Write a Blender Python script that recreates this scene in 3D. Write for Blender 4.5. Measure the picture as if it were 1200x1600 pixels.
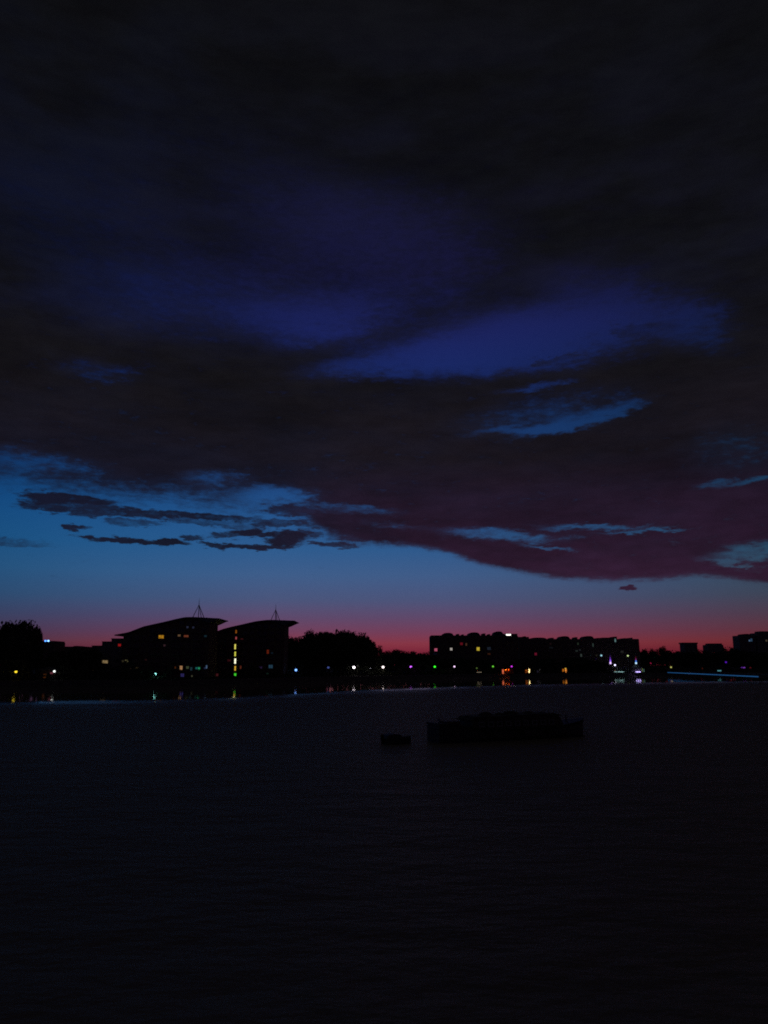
import bpy, bmesh, math, random
from mathutils import Vector, Matrix
random.seed(11)
R = math.radians
sc = bpy.context.scene
for o in list(bpy.data.objects): bpy.data.objects.remove(o)
COL = sc.collection

# ------------------------------------------------------------------ camera
CAM_H = 8.0
PITCH = math.atan(0.2)                       # horizon sits at y = 1040 of 1600
F = 1200.0                                   # focal length in photo pixels (1200 x 1600)
cam_d = bpy.data.cameras.new('camera')
cam = bpy.data.objects.new('camera', cam_d); COL.objects.link(cam)
cam.location = (0, 0, CAM_H)
cam.rotation_euler = (math.pi/2 + PITCH, 0, 0)
cam_d.sensor_fit = 'VERTICAL'; cam_d.sensor_height = 32.0; cam_d.lens = 32.0*F/1600
cam_d.clip_start = 0.1; cam_d.clip_end = 30000
sc.camera = cam
cp, sp = math.cos(PITCH), math.sin(PITCH)
def ray(px, py):
    x = (px-600)/F; y = (800-py)/F
    return Vector((x, cp - y*sp, sp + y*cp))
def P(px, py, Y):                            # the point of the world at depth Y seen at a pixel
    d = ray(px, py); return Vector((0, 0, CAM_H)) + d*(Y/d.y)
def azel(px, py):
    d = ray(px, py).normalized(); return math.atan2(d.x, d.y), math.asin(d.z)
def lin(c):
    return tuple(((v/255)/12.92 if v/255 <= .04045 else ((v/255+.055)/1.055)**2.4) for v in c)

# ------------------------------------------------------------------ sky
W = bpy.data.worlds.new('World'); sc.world = W; W.use_nodes = True
nt = W.node_tree; nt.nodes.clear(); N = nt.nodes; L = nt.links
def nd(t, **k):
    n = N.new(t)
    for a, b in k.items(): setattr(n, a, b)
    return n
def setin(sock, v):
    if isinstance(v, bpy.types.NodeSocket): L.new(v, sock)
    elif v is not None: sock.default_value = v
def M_(op, a, b=None, c=None, clamp=False):
    n = nd('ShaderNodeMath', operation=op); n.use_clamp = clamp
    setin(n.inputs[0], a); setin(n.inputs[1], b)
    if c is not None: setin(n.inputs[2], c)
    return n.outputs[0]
def VM(op, a, b=None, out=0):
    n = nd('ShaderNodeVectorMath', operation=op); setin(n.inputs[0], a); setin(n.inputs[1], b)
    return n.outputs[out]
def smooth(v, a, b, lo=0.0, hi=1.0, kind='SMOOTHSTEP'):
    n = nd('ShaderNodeMapRange', interpolation_type=kind)
    setin(n.inputs['Value'], v); setin(n.inputs['From Min'], a); setin(n.inputs['From Max'], b)
    setin(n.inputs['To Min'], lo); setin(n.inputs['To Max'], hi); return n.outputs['Result']
def ramp(v, stops, mode='EASE'):
    n = nd('ShaderNodeValToRGB'); n.color_ramp.interpolation = mode
    e = n.color_ramp.elements
    stops = sorted(stops)
    while len(e) < len(stops): e.new(0.5)
    for i, (p, c) in enumerate(stops): e[i].position = p; e[i].color = (*c, 1)
    setin(n.inputs[0], v); return n.outputs[0]
def mixc(f, a, b, kind='MIX'):
    n = nd('ShaderNodeMix', data_type='RGBA', blend_type=kind)
    setin(n.inputs['Factor'], f); setin(n.inputs['A'], a); setin(n.inputs['B'], b); return n.outputs['Result']
tc = nd('ShaderNodeTexCoord')
DIR = tc.outputs['Generated']
sep = nd('ShaderNodeSeparateXYZ'); L.new(DIR, sep.inputs[0])
AZ = M_('ARCTAN2', sep.outputs[0], sep.outputs[1])
EL = M_('ARCSINE', sep.outputs[2])
cmb = nd('ShaderNodeCombineXYZ'); L.new(AZ, cmb.inputs[0]); L.new(EL, cmb.inputs[1])
def noise(scale, stretch, detail=6, rough=.55, off=0):
    v = VM('MULTIPLY', DIR, (1, 1, stretch)); v = VM('ADD', v, (off, off*.7, off*.3))
    n = nd('ShaderNodeTexNoise'); L.new(v, n.inputs['Vector'])
    n.inputs['Scale'].default_value = scale; n.inputs['Detail'].default_value = detail
    n.inputs['Roughness'].default_value = rough; return n
n1 = noise(5, 3.2, 7, .58); n2 = noise(26, 3.6, 5, .6, 3.1)
w1 = VM('MULTIPLY', VM('SUBTRACT', n1.outputs['Color'], (.5, .5, .5)), (.085, .03, 0))
w2 = VM('MULTIPLY', VM('SUBTRACT', n2.outputs['Color'], (.5, .5, .5)), (.05, .017, 0))
n4 = noise(75, 3.2, 5, .65, 5.3)
w3 = VM('MULTIPLY', VM('SUBTRACT', n4.outputs['Color'], (.5, .5, .5)), (.03, .012, 0))
WP = VM('ADD', VM('ADD', VM('ADD', cmb.outputs[0], w1), w2), w3)
sw = nd('ShaderNodeSeparateXYZ'); L.new(WP, sw.inputs[0]); WAZ, WEL = sw.outputs[0], sw.outputs[1]
# lower edge of the cloud sheet, by azimuth
edge_pts = [(0,745),(150,768),(300,780),(400,790),(470,808),(520,842),(580,850),(640,853),(700,864),(760,882),(830,896),(900,905),(1040,905),(1100,900),(1150,906),(1200,913)]
fc = nd('ShaderNodeFloatCurve'); cv = fc.mapping.curves[0]
fc.mapping.extend = 'HORIZONTAL'
pts = [((azel(x, y)[0]+.6)/1.2, azel(x, y)[1]/.5) for x, y in edge_pts]
cv.points[0].location = pts[0]; cv.points[-1].location = pts[-1]
for p in pts[1:-1]: cv.points.new(*p)
fc.mapping.update()
L.new(M_('MULTIPLY_ADD', AZ, 1/1.2, .5, clamp=True), fc.inputs['Value'])
edge = M_('MULTIPLY', fc.outputs[0], .5)
soft = smooth(AZ, azel(300, 800)[0], azel(620, 800)[0], .036, .007)
# the sheet's own edge is warped less than its holes
sheetel = M_('ADD', EL, M_('MULTIPLY', M_('SUBTRACT', WEL, EL), smooth(AZ, azel(420, 800)[0], azel(700, 800)[0], .9, .33)))
cov = smooth(sheetel, M_('SUBTRACT', edge, soft), M_('ADD', edge, soft))
def blob(cx, cy, rx, ry, ang=0, core=.15):
    a, e = azel(cx, cy)
    ax = abs(azel(cx+rx, cy)[0]-a); ay = abs(azel(cx, cy-ry)[1]-e)
    m = nd('ShaderNodeMapping', vector_type='TEXTURE'); L.new(WP, m.inputs['Vector'])
    m.inputs['Location'].default_value = (a, e, 0); m.inputs['Rotation'].default_value = (0, 0, R(ang))
    m.inputs['Scale'].default_value = (ax*1.25, ay*1.25, 1)
    return smooth(VM('LENGTH', m.outputs[0], None, 1), 1.0, core)
holes = [(865,520,240,66,2,.94),(725,555,190,42,0,.9),(1080,505,85,50,-25,.55),(500,500,140,50,4,.66),(350,450,260,85,8,.42),
 (640,400,190,120,0,.5),(480,330,190,90,0,.42),(110,330,230,110,0,.26),(300,220,220,90,0,.15),(930,440,110,50,-10,.35),(570,572,110,22,4,.55),(905,655,125,14,11,.8),
 (830,672,100,8,4,.6),(845,606,75,8,7,.6),(850,645,150,34,8,.35),(150,577,75,18,0,.26),(790,836,115,11,-3,.62),(930,820,110,7,-3,.62),(1010,828,90,4,0,.6),(860,852,60,4,-6,.6),
 (1165,862,80,18,4,.75),(1140,882,50,7,-10,.6),(1190,752,70,6,4,.6),(1120,757,40,7,0,.5),(1140,705,110,50,0,.25),(440,778,80,22,0,.75),(340,748,60,14,0,.45),
 (560,800,90,8,-4,.35),(620,825,60,5,-4,.3),(50,720,120,20,0,.5),(980,480,60,60,0,.3)]
lumps = [(95,779,90,13,0,.95),(150,797,60,10,0,.75),(235,770,60,9,0,.5),(270,804,140,8,-1,.85),(375,817,70,8,0,.5),(180,843,62,5.5,0,.95),(245,845,34,5.5,0,.95),
 (118,824,24,5,0,.85),(28,846,50,7,0,.4),(395,831,42,8,0,.95),(442,842,42,13,0,.95),(395,854,75,5.5,0,.9),(520,853,46,5.5,0,.8),(545,822,90,14,0,.75),
 (480,801,80,10,0,.8),(322,849,24,4.5,0,.8),(60,790,60,8,0,.8),(35,770,40,7,0,.6),(205,815,50,6,0,.6),(300,815,50,5,0,.6),(350,835,40,5,0,.7),(470,838,30,8,0,.8),(290,838,24,5,0,.7),(430,818,60,6,0,.7),(580,842,60,8,0,.8),(60,752,80,8,0,.3),(200,745,90,10,0,.4),(980,917,19,4.5,0,.95),(1165,889,46,5,0,.9),(1120,880,60,5,-8,.4),(425,800,60,7,0,.4),(745,455,60,25,0,.6),(1080,600,120,14,5,.7),(700,610,90,14,0,.6),
 (885,560,60,7,6,.55),(1010,515,55,14,0,.55),(590,515,80,8,5,.55),(555,545,90,6,4,.45),(690,500,35,20,0,.5)]
for (cx, cy, rx, ry, a, s) in holes:
    cov = M_('MULTIPLY', cov, M_('SUBTRACT', 1.0, M_('MULTIPLY', blob(cx, cy, rx, ry, a), s)))
for (cx, cy, rx, ry, a, s) in lumps:
    if s > 0: cov = M_('MAXIMUM', cov, M_('MULTIPLY', blob(cx, cy, rx, ry, a, .5), s))
# thin breaks all over the sheet
n3 = noise(9, 4.5, 8, .62, 7.7)
cov = M_('MULTIPLY', cov, smooth(n3.outputs['Fac'], .35, .72, 1.0, .93))
rag = M_('ADD', M_('MULTIPLY', M_('SUBTRACT', n2.outputs['Fac'], .5), .8), M_('MULTIPLY', M_('SUBTRACT', n4.outputs['Fac'], .5), .9))
ragged = smooth(M_('ADD', cov, rag), .12, .88)
rk = smooth(EL, azel(600, 640)[1], azel(600, 500)[1], .72, .38)
cov = M_('ADD', M_('MULTIPLY', cov, M_('SUBTRACT', 1.0, rk)), M_('MULTIPLY', ragged, rk))
cov = M_('MULTIPLY', cov, smooth(M_('ADD', n1.outputs['Fac'], M_('MULTIPLY', EL, .0)), .42, .62, 1.0, smooth(EL, azel(600, 600)[1], azel(600, 420)[1], 1.0, .86)))
def elstops(lst, emax=.9): return [(max(0, min(1, azel(600, y)[1]/emax)), lin(c)) for y, c in lst]
ELN = M_('MULTIPLY', EL, 1/.9, clamp=True)
clear = ramp(ELN, elstops([(1022,(116,30,52)),(1006,(134,52,68)),(988,(114,60,88)),(966,(94,70,104)),(938,(74,82,120)),(900,(62,90,134)),(860,(45,88,138)),
  (800,(34,80,136)),(750,(28,66,122)),(660,(22,54,108)),(600,(22,40,100)),(520,(27,35,96)),(430,(25,25,68)),(330,(24,24,60)),(180,(17,20,46)),(0,(13,14,26))]), 'LINEAR')
cloudc = ramp(ELN, elstops([(915,(46,23,46)),(880,(37,18,38)),(830,(32,17,35)),(780,(27,16,31)),(720,(21,16,23)),(600,(17,15,19)),(450,(14,14,17)),(200,(12,12,15)),(0,(12,12,14))]), 'LINEAR')
cloudw = ramp(ELN, elstops([(915,(20,24,46)),(860,(18,18,36)),(800,(19,17,34)),(740,(19,17,29)),(680,(18,15,21)),(600,(17,15,18)),(450,(14,14,17)),(200,(12,12,15)),(0,(12,12,14))]), 'LINEAR')
cloud = mixc(smooth(WAZ, azel(330, 800)[0], azel(640, 800)[0]), cloudw, cloudc)
cloud = mixc(1.0, cloud, ramp(n1.outputs['Fac'], [(.3, (.72,.72,.72)), (.7, (1.3,1.3,1.3))], 'LINEAR'), 'MULTIPLY')
cloud = mixc(1.0, cloud, ramp(n2.outputs['Fac'], [(.3, (.84,.8,.82)), (.7, (1.18,1.2,1.22))], 'LINEAR'), 'MULTIPLY')
# afterglow centred a little right of the middle, falling off to either side and behind
A0 = azel(640, 1000)[0]
def aznorm(px): return (azel(px, 1000)[0]+math.pi)/(2*math.pi)
side = ramp(M_('MULTIPLY_ADD', AZ, 1/(2*math.pi), .5, clamp=True),
            [(0, (.05,.09,.16)), (.25, (.1,.2,.3)), (aznorm(-300), (.2,.42,.52)), (aznorm(0), (.34,.82,.86)), (aznorm(180), (.6,.96,.98)), (aznorm(420), (.95,1.05,1.05)),
             (aznorm(700), (1,1,1)), (aznorm(950), (.82,.82,.75)), (aznorm(1200), (.62,.66,.5)), (aznorm(1600), (.4,.44,.36)), (.75, (.12,.2,.28)), (1, (.05,.09,.16))], 'LINEAR')
clear = mixc(1.0, clear, side, 'MULTIPLY')
skyc = mixc(cov, clear, cloud)
below = smooth(EL, -.03, -.002)
skyc = mixc(below, (.01, .008, .012, 1), skyc)
bg = nd('ShaderNodeBackground'); L.new(skyc, bg.inputs[0]); bg.inputs[1].default_value = 1.0
# physical twilight air on top: the sun is below the horizon
sky = nd('ShaderNodeTexSky', sky_type='NISHITA'); sky.sun_disc = False
SUN_EL, SUN_AZ = -3.5, math.degrees(A0)
sky.sun_elevation = R(SUN_EL); sky.sun_rotation = R(SUN_AZ)
bg2 = nd('ShaderNodeBackground'); L.new(sky.outputs[0], bg2.inputs[0]); bg2.inputs[1].default_value = 0.012
add = nd('ShaderNodeAddShader'); out = nd('ShaderNodeOutputWorld')
L.new(bg.outputs[0], add.inputs[0]); L.new(bg2.outputs[0], add.inputs[1]); L.new(add.outputs[0], out.inputs[0])

# the last afterglow as a very weak wide sun just above the far bank
sun_d = bpy.data.lights.new('afterglow_sun', 'SUN'); sun_d.energy = 0.004; sun_d.angle = R(12); sun_d.color = (1, .55, .5)
sun = bpy.data.objects.new('afterglow_sun', sun_d); COL.objects.link(sun)
sun.rotation_euler = (R(90-2), 0, math.pi - R(SUN_AZ)); sun.location = (0, 0, 300)

sc.view_settings.view_transform = 'Standard'; sc.view_settings.look = 'None'
sc.view_settings.exposure = 0; sc.view_settings.gamma = 1; sc.view_settings.use_curve_mapping = False
sc.cycles.use_denoising = False
sc.cycles.sample_clamp_indirect = .6; sc.cycles.sample_clamp_direct = 4
sc.cycles.max_bounces = 4
sc.cycles.filter_width = 1.8
sc.render.dither_intensity = 2.0

# ------------------------------------------------------------------ materials
MAT = {}
def mat(name, color, rough=.8, metal=0, noise_amt=.25, nscale=.6, bump=.0, spec=.5):
    m = bpy.data.materials.new(name); m.use_nodes = True
    t = m.node_tree; b = t.nodes['Principled BSDF']
    b.inputs['Roughness'].default_value = rough; b.inputs['Metallic'].default_value = metal
    b.inputs['Specular IOR Level'].default_value = spec
    g = t.nodes.new('ShaderNodeTexCoord'); n = t.nodes.new('ShaderNodeTexNoise')
    n.inputs['Scale'].default_value = nscale; n.inputs['Detail'].default_value = 5
    t.links.new(g.outputs['Object'], n.inputs['Vector'])
    r = t.nodes.new('ShaderNodeValToRGB')
    r.color_ramp.elements[0].position = .3; r.color_ramp.elements[1].position = .7
    r.color_ramp.elements[0].color = (*[c*(1-noise_amt) for c in color], 1)
    r.color_ramp.elements[1].color = (*[min(1, c*(1+noise_amt)) for c in color], 1)
    t.links.new(n.outputs['Fac'], r.inputs[0]); t.links.new(r.outputs[0], b.inputs['Base Color'])
    if bump:
        bp = t.nodes.new('ShaderNodeBump'); bp.inputs['Strength'].default_value = bump
        t.links.new(n.outputs['Fac'], bp.inputs['Height']); t.links.new(bp.outputs[0], b.inputs['Normal'])
    MAT[name] = m; return m
mat('brick_wall', (.22, .15, .11), .9, bump=.2); mat('pale_render', (.3, .28, .25), .85); mat('dark_brick', (.2, .13, .1), .9)
mat('roof_metal', (.16, .17, .18), .55, .6, .15); mat('slate', (.09, .09, .1), .8); mat('steel', (.22, .22, .23), .45, .7)
mat('frame_paint', (.3, .3, .3), .5); mat('glass_dark', (.02, .022, .025), .08, 0, .1, spec=.8)
mat('concrete', (.26, .25, .23), .85); mat('stone', (.16, .15, .13), .9, bump=.4); mat('timber', (.2, .12, .07), .8)
mat('bark', (.09, .07, .05), .95); mat('leaf_dark', (.08, .1, .05), .8, 0, .4, 1.5); mat('leaf_olive', (.1, .1, .055), .8, 0, .4, 1.5); mat('leaf_deep', (.075, .09, .05), .8, 0, .4, 1.5)
mat('hull_paint', (.035, .035, .04), .5); mat('cabin_paint', (.08, .05, .045), .6); mat('deck', (.1, .08, .06), .85); mat('rubber', (.02, .02, .02), .9)
mat('white_paint', (.75, .75, .72), .5); mat('grass_ground', (.045, .05, .03), .95, 0, .35, .08, bump=.2)
mat('path_asphalt', (.06, .06, .06), .9, 0, .2, .5)
EMI = {}
def glow(rgb, s):
    k = (tuple(rgb), s)
    if k in EMI: return EMI[k]
    m = bpy.data.materials.new('lit_%s' % '_'.join(str(v) for v in rgb)); m.use_nodes = True
    t = m.node_tree; b = t.nodes['Principled BSDF']
    b.inputs['Base Color'].default_value = (.1, .1, .1, 1); b.inputs['Roughness'].default_value = .4
    c = lin(rgb); b.inputs['Emission Color'].default_value = (*c, 1); b.inputs['Emission Strength'].default_value = s
    # uneven light inside: curtains, fittings
    g = t.nodes.new('ShaderNodeTexCoord'); n = t.nodes.new('ShaderNodeTexNoise'); n.inputs['Scale'].default_value = 1.3
    t.links.new(g.outputs['Object'], n.inputs['Vector'])
    mr = t.nodes.new('ShaderNodeMapRange'); mr.inputs['From Min'].default_value = .3; mr.inputs['From Max'].default_value = .7
    mr.inputs['To Min'].default_value = .55*s; mr.inputs['To Max'].default_value = 1.3*s
    t.links.new(n.outputs['Fac'], mr.inputs['Value']); t.links.new(mr.outputs[0], b.inputs['Emission Strength'])
    EMI[k] = m; return m

# ------------------------------------------------------------------ mesh helpers
class MB:
    def __init__(s): s.v = []; s.f = []; s.mi = []
    def add(s, v, f, mi=0):
        n = len(s.v); s.v += [tuple(p) for p in v]; s.f += [tuple(i+n for i in q) for q in f]; s.mi += [mi]*len(f); return s
    def box(s, c, d, mi=0, rz=0, taper=1.0):
        x, y, z = d[0]/2, d[1]/2, d[2]/2; v = []
        cr, sr = math.cos(rz), math.sin(rz)
        for k in (-1, 1):
            t = taper if k > 0 else 1
            for a, b in ((-1,-1),(1,-1),(1,1),(-1,1)):
                X, Y = a*x*t, b*y*t
                v.append((c[0]+X*cr-Y*sr, c[1]+X*sr+Y*cr, c[2]+k*z))
        return s.add(v, [(3,2,1,0),(4,5,6,7),(0,1,5,4),(1,2,6,5),(2,3,7,6),(3,0,4,7)], mi)
    def tube(s, pts, rad, n=6, mi=0):
        rings = []
        for i, p in enumerate(pts):
            p = Vector(p); a = Vector(pts[max(0, i-1)]); b = Vector(pts[min(len(pts)-1, i+1)])
            t = (b-a).normalized(); u = t.cross(Vector((0, 1, 0)) if abs(t.y) < .9 else Vector((1, 0, 0))).normalized(); w = t.cross(u)
            r = rad[i] if isinstance(rad, (list, tuple)) else rad
            rings.append([p + (u*math.cos(2*math.pi*k/n) + w*math.sin(2*math.pi*k/n))*r for k in range(n)])
        v = [q for r_ in rings for q in r_]; f = []
        for i in range(len(rings)-1):
            for k in range(n): f.append((i*n+k, i*n+(k+1) % n, (i+1)*n+(k+1) % n, (i+1)*n+k))
        f.append(tuple(range(n))[::-1]); f.append(tuple((len(rings)-1)*n+k for k in range(n)))
        return s.add(v, f, mi)
    def lathe(s, prof, n=12, c=(0, 0, 0), mi=0):
        v = []; f = []
        for (r, z) in prof:
            for k in range(n): v.append((c[0]+r*math.cos(2*math.pi*k/n), c[1]+r*math.sin(2*math.pi*k/n), c[2]+z))
        for i in range(len(prof)-1):
            for k in range(n): f.append((i*n+k, i*n+(k+1) % n, (i+1)*n+(k+1) % n, (i+1)*n+k))
        f.append(tuple(range(n))[::-1]); f.append(tuple((len(prof)-1)*n+k for k in range(n)))
        return s.add(v, f, mi)
    def extrude(s, prof, y0, y1, mi=0):                 # closed outline in XZ run from y0 to y1
        n = len(prof); v = [(x, y0, z) for x, z in prof] + [(x, y1, z) for x, z in prof]
        f = [tuple(range(n)), tuple(range(2*n-1, n-1, -1))] + [(i, n+i, n+(i+1) % n, (i+1) % n) for i in range(n)]
        return s.add(v, f, mi)
    def mesh(s, name, mats):
        me = bpy.data.meshes.new(name); me.from_pydata(s.v, [], s.f)
        for m in mats: me.materials.append(MAT[m] if isinstance(m, str) else m)
        for p, i in zip(me.polygons, s.mi): p.material_index = i
        me.update(); bm = bmesh.new(); bm.from_mesh(me); bmesh.ops.recalc_face_normals(bm, faces=bm.faces); bm.to_mesh(me); bm.free()
        return me
def link(name, me, parent=None, loc=(0, 0, 0), **props):
    o = bpy.data.objects.new(name, me); COL.objects.link(o); o.location = loc
    if parent: o.parent = parent
    for k, v in props.items(): o[k] = v
    return o
def thing(name, label, cat, loc, group=None, rz=0):
    o = bpy.data.objects.new(name, None); COL.objects.link(o); o.location = loc; o.rotation_euler = (0, 0, rz)
    o['label'] = label; o['category'] = cat
    if group: o['group'] = group
    return o
def part(name, mb, mats, parent, **k):
    return link(name, mb.mesh(name, mats), parent, **k)

# ------------------------------------------------------------------ water, land, bank
LAND = 2.5
bank = [(-1400, 205), (-600, 240), (-200, 262), (25, 288), (242, 303), (367, 329), (462, 366), (553, 420), (642, 452), (710, 486), (799, 536), (900, 570), (1000, 598), (1100, 640), (1300, 690), (1700, 760)]
def bx(px, D): return (px-600)/1224*D
edge_w = [Vector((bx(p, d), d, 0)) for p, d in bank]
edge_w = [Vector((-3500, 150, 0))] + edge_w + [Vector((4200, 820, 0))]
dense = []
for a, b in zip(edge_w[:-1], edge_w[1:]):
    n = max(1, int((b-a).length/9)) if (b-a).length < 400 else 12
    dense += [a.lerp(b, k/n) + Vector((random.uniform(-.4, .4), random.uniform(-1.2, 1.2), 0)) for k in range(n)]
dense.append(edge_w[-1])
def bank_y(x):
    for a, b in zip(edge_w[:-1], edge_w[1:]):
        if a.x <= x <= b.x: return a.y + (b.y-a.y)*(x-a.x)/(b.x-a.x)
    return 300
prof = [(0.0, -1.5), (1.2, -.1), (3.0, .5), (4.2, 1.0), (4.8, 2.3), (5.6, LAND), (8, LAND)]
mb = MB(); rows = []
for p in dense:
    rows.append([(p.x, p.y + dy + random.uniform(-.15, .15), z + (random.uniform(-.12, .12) if 0 < i < 4 else 0)) for i, (dy, z) in enumerate(prof)])
v = [q for r_ in rows for q in r_]; m_ = len(prof)
mb.add(v, [(i*m_+j, (i+1)*m_+j, (i+1)*m_+j+1, i*m_+j+1) for i in range(len(rows)-1) for j in range(m_-1)])
link('river_bank', mb.mesh('river_bank', ['stone']), kind='structure')
mb = MB(); last = [r_[-1] for r_ in rows]
v = []
for p in last: v += [p, (p[0], p[1]+9, LAND+.004), (p[0]*1.0, p[1]+120, LAND+.2), (p[0]*1.4, 1500, LAND+1), (p[0]*6, 9000, LAND+2)]
v = [tuple(q) for q in v]
mb.add(v, [(i*5+j, (i+1)*5+j, (i+1)*5+j+1, i*5+j+1) for i in range(len(last)-1) for j in range(4)])
link('ground', mb.mesh('ground', ['grass_ground']), kind='structure')
mb = MB(); v = []
for p in last: v += [(p[0], p[1]+1.5, LAND+.03), (p[0], p[1]+5.5, LAND+.03)]
mb.add(v, [(2*i, 2*i+2, 2*i+3, 2*i+1) for i in range(len(last)-1)])
link('path', mb.mesh('path', ['path_asphalt']), kind='structure')

m = bpy.data.materials.new('river_water'); m.use_nodes = True; t = m.node_tree; b = t.nodes['Principled BSDF']
b.inputs['Base Color'].default_value = (.4, .32, .21, 1); b.inputs['IOR'].default_value = 1.333; b.inputs['Specular IOR Level'].default_value = .34
g = t.nodes.new('ShaderNodeTexCoord')
def wn(scale, sx, sy, detail=3, rot=0):
    mp = t.nodes.new('ShaderNodeMapping'); mp.inputs['Scale'].default_value = (sx, sy, 1); mp.inputs['Rotation'].default_value = (0, 0, rot)
    t.links.new(g.outputs['Object'], mp.inputs['Vector'])
    n = t.nodes.new('ShaderNodeTexNoise'); n.inputs['Scale'].default_value = scale; n.inputs['Detail'].default_value = detail
    t.links.new(mp.outputs[0], n.inputs['Vector']); return n.outputs['Fac']
def wm(op, a, b_):
    n = t.nodes.new('ShaderNodeMath'); n.operation = op
    for i, q in enumerate((a, b_)):
        if isinstance(q, bpy.types.NodeSocket): t.links.new(q, n.inputs[i])
        else: n.inputs[i].default_value = q
    return n.outputs[0]
def wr(v, a, b_, lo, hi):
    n = t.nodes.new('ShaderNodeMapRange'); n.interpolation_type = 'SMOOTHSTEP'; t.links.new(v, n.inputs['Value'])
    for k, q in (('From Min', a), ('From Max', b_), ('To Min', lo), ('To Max', hi)): n.inputs[k].default_value = q
    return n.outputs[0]
big = wn(.35, .6, 1.0, 3, .3); mid = wn(1.1, .7, 1.2, 3, -.2); small = wn(4, 1, 1.2, 2)
h = wm('ADD', wm('ADD', wm('MULTIPLY', big, 1.5), wm('MULTIPLY', mid, .6)), wm('MULTIPLY', small, .12))
# wind patches rougher than the slicks; the strip sheltered by the far bank lies calm
att = t.nodes.new('ShaderNodeAttribute'); att.attribute_name = 'shelter'
patch = wr(wn(.012, 1, 2.5, 4), .38, .62, .75, 1.1)
calm = wr(wm('ADD', att.outputs['Fac'], wm('MULTIPLY', wm('SUBTRACT', wn(.03, 1, 3, 5), .5), wm('MULTIPLY', wm('SUBTRACT', 1.0, att.outputs['Fac']), .9))), 0, 1, 1.0, .0)
k = wm('ADD', wm('MULTIPLY', wm('MULTIPLY', patch, calm), .2), .0025)
bp = t.nodes.new('ShaderNodeBump'); bp.inputs['Distance'].default_value = 1.0
t.links.new(k, bp.inputs['Strength']); t.links.new(h, bp.inputs['Height']); t.links.new(bp.outputs[0], b.inputs['Normal'])
t.links.new(wm('ADD', wm('MULTIPLY', calm, .55), .045), b.inputs['Roughness'])
WATER = m
# water sheet: rows that follow the bank so that the sheltered strip has its own attribute
mb = MB(); sh = []
xs = [-6000, -3500] + [q.x for q in edge_w[1:-1]] + [4200, 6000]
offs = [1.3, 1.0, .8, .64, .56, .48, .40, .31]     # share of the distance from the viewer to the bank
shf = [1, 1, 1, .92, .34, .04, 0, 0]
vv = []
for x in xs:
    yb = bank_y(max(-3500, min(4200, x)))
    u = x/yb
    vv += [((x if f_ >= 1 else u*yb*f_) if abs(x) < 2500 else x, yb*f_, 0) for f_ in offs] + [(x*1.5, -60, 0), (x*1.5, -900, 0)]
    sh += shf + [0, 0]
k9 = len(offs)+2
mb.add(vv, [(i*k9+j, (i+1)*k9+j, (i+1)*k9+j+1, i*k9+j+1) for i in range(len(xs)-1) for j in range(k9-1)])
me = mb.mesh('water', [WATER]); at_ = me.attributes.new('shelter', 'FLOAT', 'POINT')
for i, s_ in enumerate(sh): at_.data[i].value = s_
link('water', me, kind='structure')

# ------------------------------------------------------------------ windows
def window_mesh(w, h_):
    mb = MB(); fw = .1
    mb.box((0, -.02, fw/2), (w, .16, fw)); mb.box((0, -.02, h_-fw/2), (w, .16, fw))
    for x in (-w/2+fw/2, w/2-fw/2): mb.box((x, -.02, h_/2), (fw, .16, h_-2*fw))
    mb.box((0, .02, h_/2), (w-2*fw, .04, h_-2*fw), 1)
    if w > 1.6: mb.box((0, -.03, h_/2), (.07, .05, h_-2*fw-.01))
    return mb.mesh('window', ['frame_paint', 'glass_dark'])
WM = {}
def window(parent, x, y, z, w, h_, lit=None, name='window'):
    key = (round(w, 2), round(h_, 2))
    if key not in WM: WM[key] = window_mesh(*key)
    o = link(name, WM[key], parent, (x, y, z))
    if lit:
        o.material_slots[1].link = 'OBJECT'; o.material_slots[1].material = glow(*lit)
    return o
def facade(root, Y, x0, x1, z0, step, rows, dx, w, h_, lits, top=lambda x: 1e9, skip=()):
    """a grid of windows proud of the wall plane, lit ones where lights show; root sits at (rx, Y, LAND)"""
    rx = root.location.x; used = []
    for (px, py, pw, ph, rgb, s) in lits:
        s = round(s*.82, 3)
        c = P(px, py, Y); W_ = pw/1224*Y; H_ = ph/1273*Y
        window(root, c.x-rx, -.06, c.z-H_/2-LAND, W_, H_, (rgb, s)); used.append((c.x-rx, c.z-LAND, W_, H_))
    n = int((x1-x0)/dx)
    for r_ in range(rows):
        for i in range(n):
            x = x0 + (i+.5)*(x1-x0)/n; z = z0 + r_*step
            if z + h_ + .5 > top(x): continue
            if any(abs(x-u[0]) < (w+u[2])/2+.1 and abs(z+h_/2-u[1]) < (h_+u[3])/2+.1 for u in used): continue
            window(root, x, -.06, z, w, h_)

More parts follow.
